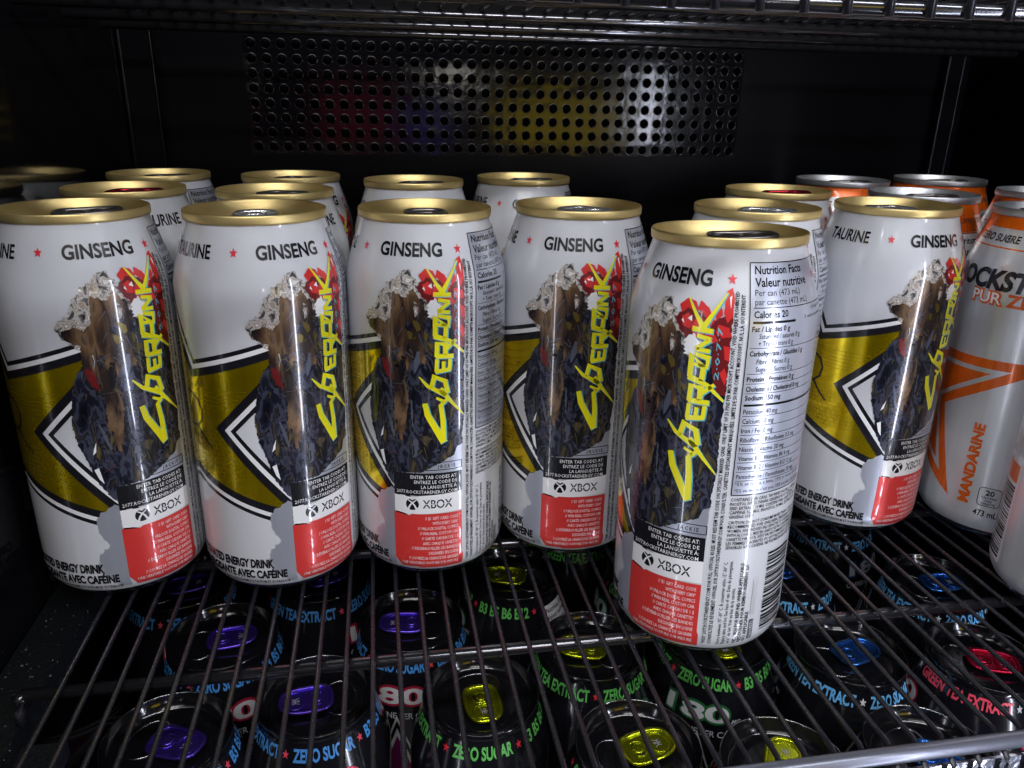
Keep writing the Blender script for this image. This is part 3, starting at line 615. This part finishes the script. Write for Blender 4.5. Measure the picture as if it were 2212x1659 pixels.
B_ = [(-.0974, .2819, 'blue', -92, 'purple', -25, 'black can with purple tab at the bottom left under the shelf'),
 (-.0362, .2986, 'blue', -115, 'purple', 188, 'black can with purple tab and blue lettering, second from bottom left below the shelf'),
 (.0388, .2885, 'green', -130, 'lime', -85, 'black can with lime tab upright and green lettering, under the middle of the shelf'),
 (.1017, .2477, 'green', -82, 'lime', 12, 'black can with bright lime tab at the bottom centre, nearest below the shelf'),
 (.0988, .3147, 'green', -99.3, 'lime', 165, 'black can with lime tab half hidden by the cross bar, left of nearest can'),
 (.1647, .3126, 'green', -157.3, 'lime', -80, 'black can under the base of the nearest can, large white number on its side'),
 (.1594, .2282, 'green', -100, 'lime', 60, 'black can at the bottom edge with only the top of its lime tab in view'),
 (.2279, .2916, 'cyan', -106.6, 'blue', 12, 'black can with blue tab and light blue lettering, right of the nearest can'),
 (.2932, .2775, 'pink', -93, 'crimson', -25, 'black can with red tab and pink lettering at the right edge below the shelf'),
 (.225, .2259, 'cyan', -60, 'blue', -60, 'black can at the bottom right with its lid cut by the front rod'),
 (.0702, .3835, 'green', 142.6, 'lime', 165, 'black can with lime tab and vitamin lettering below the middle of the front row'),
 (.0095, .3484, 'blue', -141.7, 'purple', 175, 'dark can with dim purple tab behind the cross bar, under third front can'),
 (-.0861, .3487, 'blue', -115.2, 'purple', 5, 'dark can with dim purple tab behind the cross bar under the second white can'),
 (-.0408, .3967, 'blue', -62.3, 'purple', 20, 'black can in shadow with blue lettering and red star, under second white can'),
 (-.1175, .4005, 'blue', -101, 'purple', 10, 'black can in deep shadow under the far left white can'),
 (.1191, .4332, 'green', -45, 'lime', 10, 'black can with green lettering under the fourth white can'),
 (.2934, .422, 'cyan', -95, 'blue', 10, 'black can in shadow with pale lettering, under the orange and white cans'),
 (.3141, .3422, 'cyan', -120, 'blue', -5, 'dark can with dim blue tab behind the cross bar at the right'),
 (.2310, .3660, 'cyan', -80, 'blue', 100, 'dark can in shadow below the shelf, just right of the nearest can'),
 (.1540, .3800, 'green', -70, 'lime', 40, 'dark can hidden in shadow behind the nearest can below the shelf')]
for x, y, bd, a, tb, tr, lb in B_: can(x, y, ZB, BLK[bd], 'black', tb, a, tr, lb, GB)

# ------------------------------------------------------------------ the cooler
XL, XR, YB = -.1525, .440, .560
def wall(name, a, b, m='liner_black'): return tag(MB().box(a, b).build(name, m), kind='structure')
wall('wall_left', (XL - .02, .06, -.5), (XL, YB + .02, .75), 'side_liner_black'); wall('wall_right', (XR, .06, -.5), (XR + .02, YB + .02, .75))
wall('ceiling', (XL, .10, .70), (XR, YB, .72), 'cavity_black'); wall('floor', (XL, .10, -.235), (XR, YB, -.2205), 'plastic_ledge')
# back wall around the perforated field
px0, px1, pz0, pz1 = -.0802, .2611, .1625, .2437
bw = MB(); bw.box((XL, YB, -.22), (XR, YB + .02, pz0)); bw.box((XL, YB, pz1), (XR, YB + .02, .70)); bw.box((XL, YB, pz0), (px0, YB + .02, pz1)); bw.box((px1, YB, pz0), (XR, YB + .02, pz1))
tag(bw.build('wall_back', 'liner_black'), kind='structure')
def perforated():
    s = MB(); nx, nz = 36, 9; cw = (px1 - px0) / nx; chh = (pz1 - pz0) / nz; seg = 16; r = .00275
    for i in range(nx):
        for j in range(nz):
            cx = px0 + cw * (i + .5); cz = pz0 + chh * (j + .5); b = len(s.v)
            for k in range(seg):
                q = 2 * math.pi * k / seg; c_, s_ = math.cos(q), math.sin(q); m = max(abs(c_), abs(s_))
                s.v.append((cx + cw / 2 * c_ / m, YB, cz + chh / 2 * s_ / m))
                s.v.append((cx + (r + .0007) * c_, YB, cz + (r + .0007) * s_)); s.v.append((cx + (r + .0002) * c_, YB - .0005, cz + (r + .0002) * s_))
                s.v.append((cx + r * c_, YB + .0002, cz + r * s_)); s.v.append((cx + r * .95 * c_, YB + .0035, cz + r * .95 * s_))
            for k in range(seg):
                k2 = (k + 1) % seg
                for l in range(4): s.f.append((b + 5 * k + l, b + 5 * k + l + 1, b + 5 * k2 + l + 1, b + 5 * k2 + l)); s.sm.append(l > 0)
    o = s.build('vent_panel', 'panel_black'); tag(o, 'perforated glossy black vent panel in the back wall of the cooler', 'vent panel')
    MB().box((px0, YB + .012, pz0), (px1, YB + .014, pz1)).build('backing', 'cavity_black', o)
perforated()
def pilaster(x, wd, label):
    t = empty('shelf_standard', (x, YB, -.2)); tag(t, label, 'shelf standard', 'vertical shelf standards on the back wall')
    MB().box((-wd / 2, -.010, 0), (wd / 2, -.0005, .89)).build('channel', 'liner_black', t)
    MB().tube([(-wd / 2 - .001, -.010, 0), (-wd / 2 - .001, -.010, .89)], .0011, 8).tube([(wd / 2 + .001, -.010, 0), (wd / 2 + .001, -.010, .89)], .0008, 8).build('edge_bead', 'pilaster_metal', t)
pilaster(-.142, .016, 'glossy black vertical shelf standard at the back left corner with a bright reflection'); pilaster(.421, .010, 'thin dark vertical shelf standard at the back right corner')

WX0, PITCH = .0020, .00995
def shelf(z, label):
    t = empty('wire_shelf', (0, 0, z)); tag(t, label, 'shelf', 'wire shelves of the cooler')
    r = .00098; me = None
    x = WX0 - PITCH * 12; k = 0; rng = random.Random(4)
    while x < XR - .008:
        if me is None:
            me = MB().tube([(0, .1704, -.0225), (0, .1704, -.0085), (0, .1714, -.0058), (0, .1735, -.0044), (0, .1765, -.0030), (0, .1795, -.00098)] + [(0, .19 + .0345 * i, -.00098) for i in range(10)] + [(0, .516, -.00098)], r, 10).mesh('wire'); me.materials.append(MATS['wire_black'])
        o = bpy.data.objects.new('wire', me); COL.objects.link(o); o.parent = t; o.location = (x + rng.uniform(-.0003, .0003), 0, 0); x += PITCH
    for y in (.2480, .325, .395, .454, .513):
        MB().tube([(XL + .021 if y < .25 else XL + .004, y, -.0043), (.1, y, -.0043), (XR - .004, y, -.0043)], .0024, 16).build('cross_bar', 'bar_black', t)
    MB().tube([(XL + .006, .1735, -.0004), (XR - .004, .1735, -.0004)], .0027, 16).build('front_rod', 'front_rod', t)
    MB().tube([(XL + .006, .1725, -.0205), (XR - .004, .1725, -.0205)], .0017, 14).build('lower_rod', 'bar_black', t)
    return t
sh = shelf(0, 'black wire shelf carrying the white cans, wires running front to back')
lip = MB(); lip.box((.05, .1728, -.0185), (XR - .006, .1738, -.0070)); lp = lip.build('price_rail', 'lip_chrome', sh)
shelf(.2393, 'black wire shelf overhead at the top edge, seen from below')

# moulded ledge with condensation on the left wall
lg = empty('shelf_ledge', (XL, .2, -.02)); tag(lg, 'black plastic ledge on the left wall beaded with condensation', 'ledge')
me = MB(); pts = []
me.box((.0005, -.09, -.006), (.019, .20, .004)); me.box((.019, -.09, -.010), (.034, .045, -.004))
lo = me.build('rail', 'plastic_ledge', lg)
MB().tube([(.0085 + .0055 * math.cos(R_(t)), .018 + .010 * math.sin(R_(t)), .0045) for t in range(0, 360, 15)], .0009, 8, closed=True).build('slot_rim', 'plastic_ledge', lg)
MB().tube([(.002, -.028, .0045), (.016, -.026, .0045), (.023, -.020, .001), (.016, -.012, .0045), (.002, -.010, .0045)], .0012, 8).build('slot_rim', 'plastic_ledge', lg)
s = MB().tube([(.0195, -.0900, -.002), (.0195, .030, -.002)], .0035, 12); s.build('bead', 'plastic_ledge', lg)
hk = MB().tube([(.0225, .0475, .0157), (.0200, .0475, .0150), (.0195, .0475, .0100), (.0195, .0475, .004)], .0022, 12); hk.build('hook', 'bar_black', sh).location = (XL, .2, -.02)
rng = random.Random(5); s = MB()
for k in range(150):
    x = .001 + .020 * rng.random(); y = -.08 + .2 * rng.random() ** .9; r = .00018 + .00042 * rng.random() ** 3
    s.lathe([(r, .004), (r * .92, .004 + r * .35), (r * .55, .004 + r * .62), (r * .01, .004 + r * .7)], 8, x, y)
s.build('droplets', 'droplet', lg)['kind'] = 'stuff'
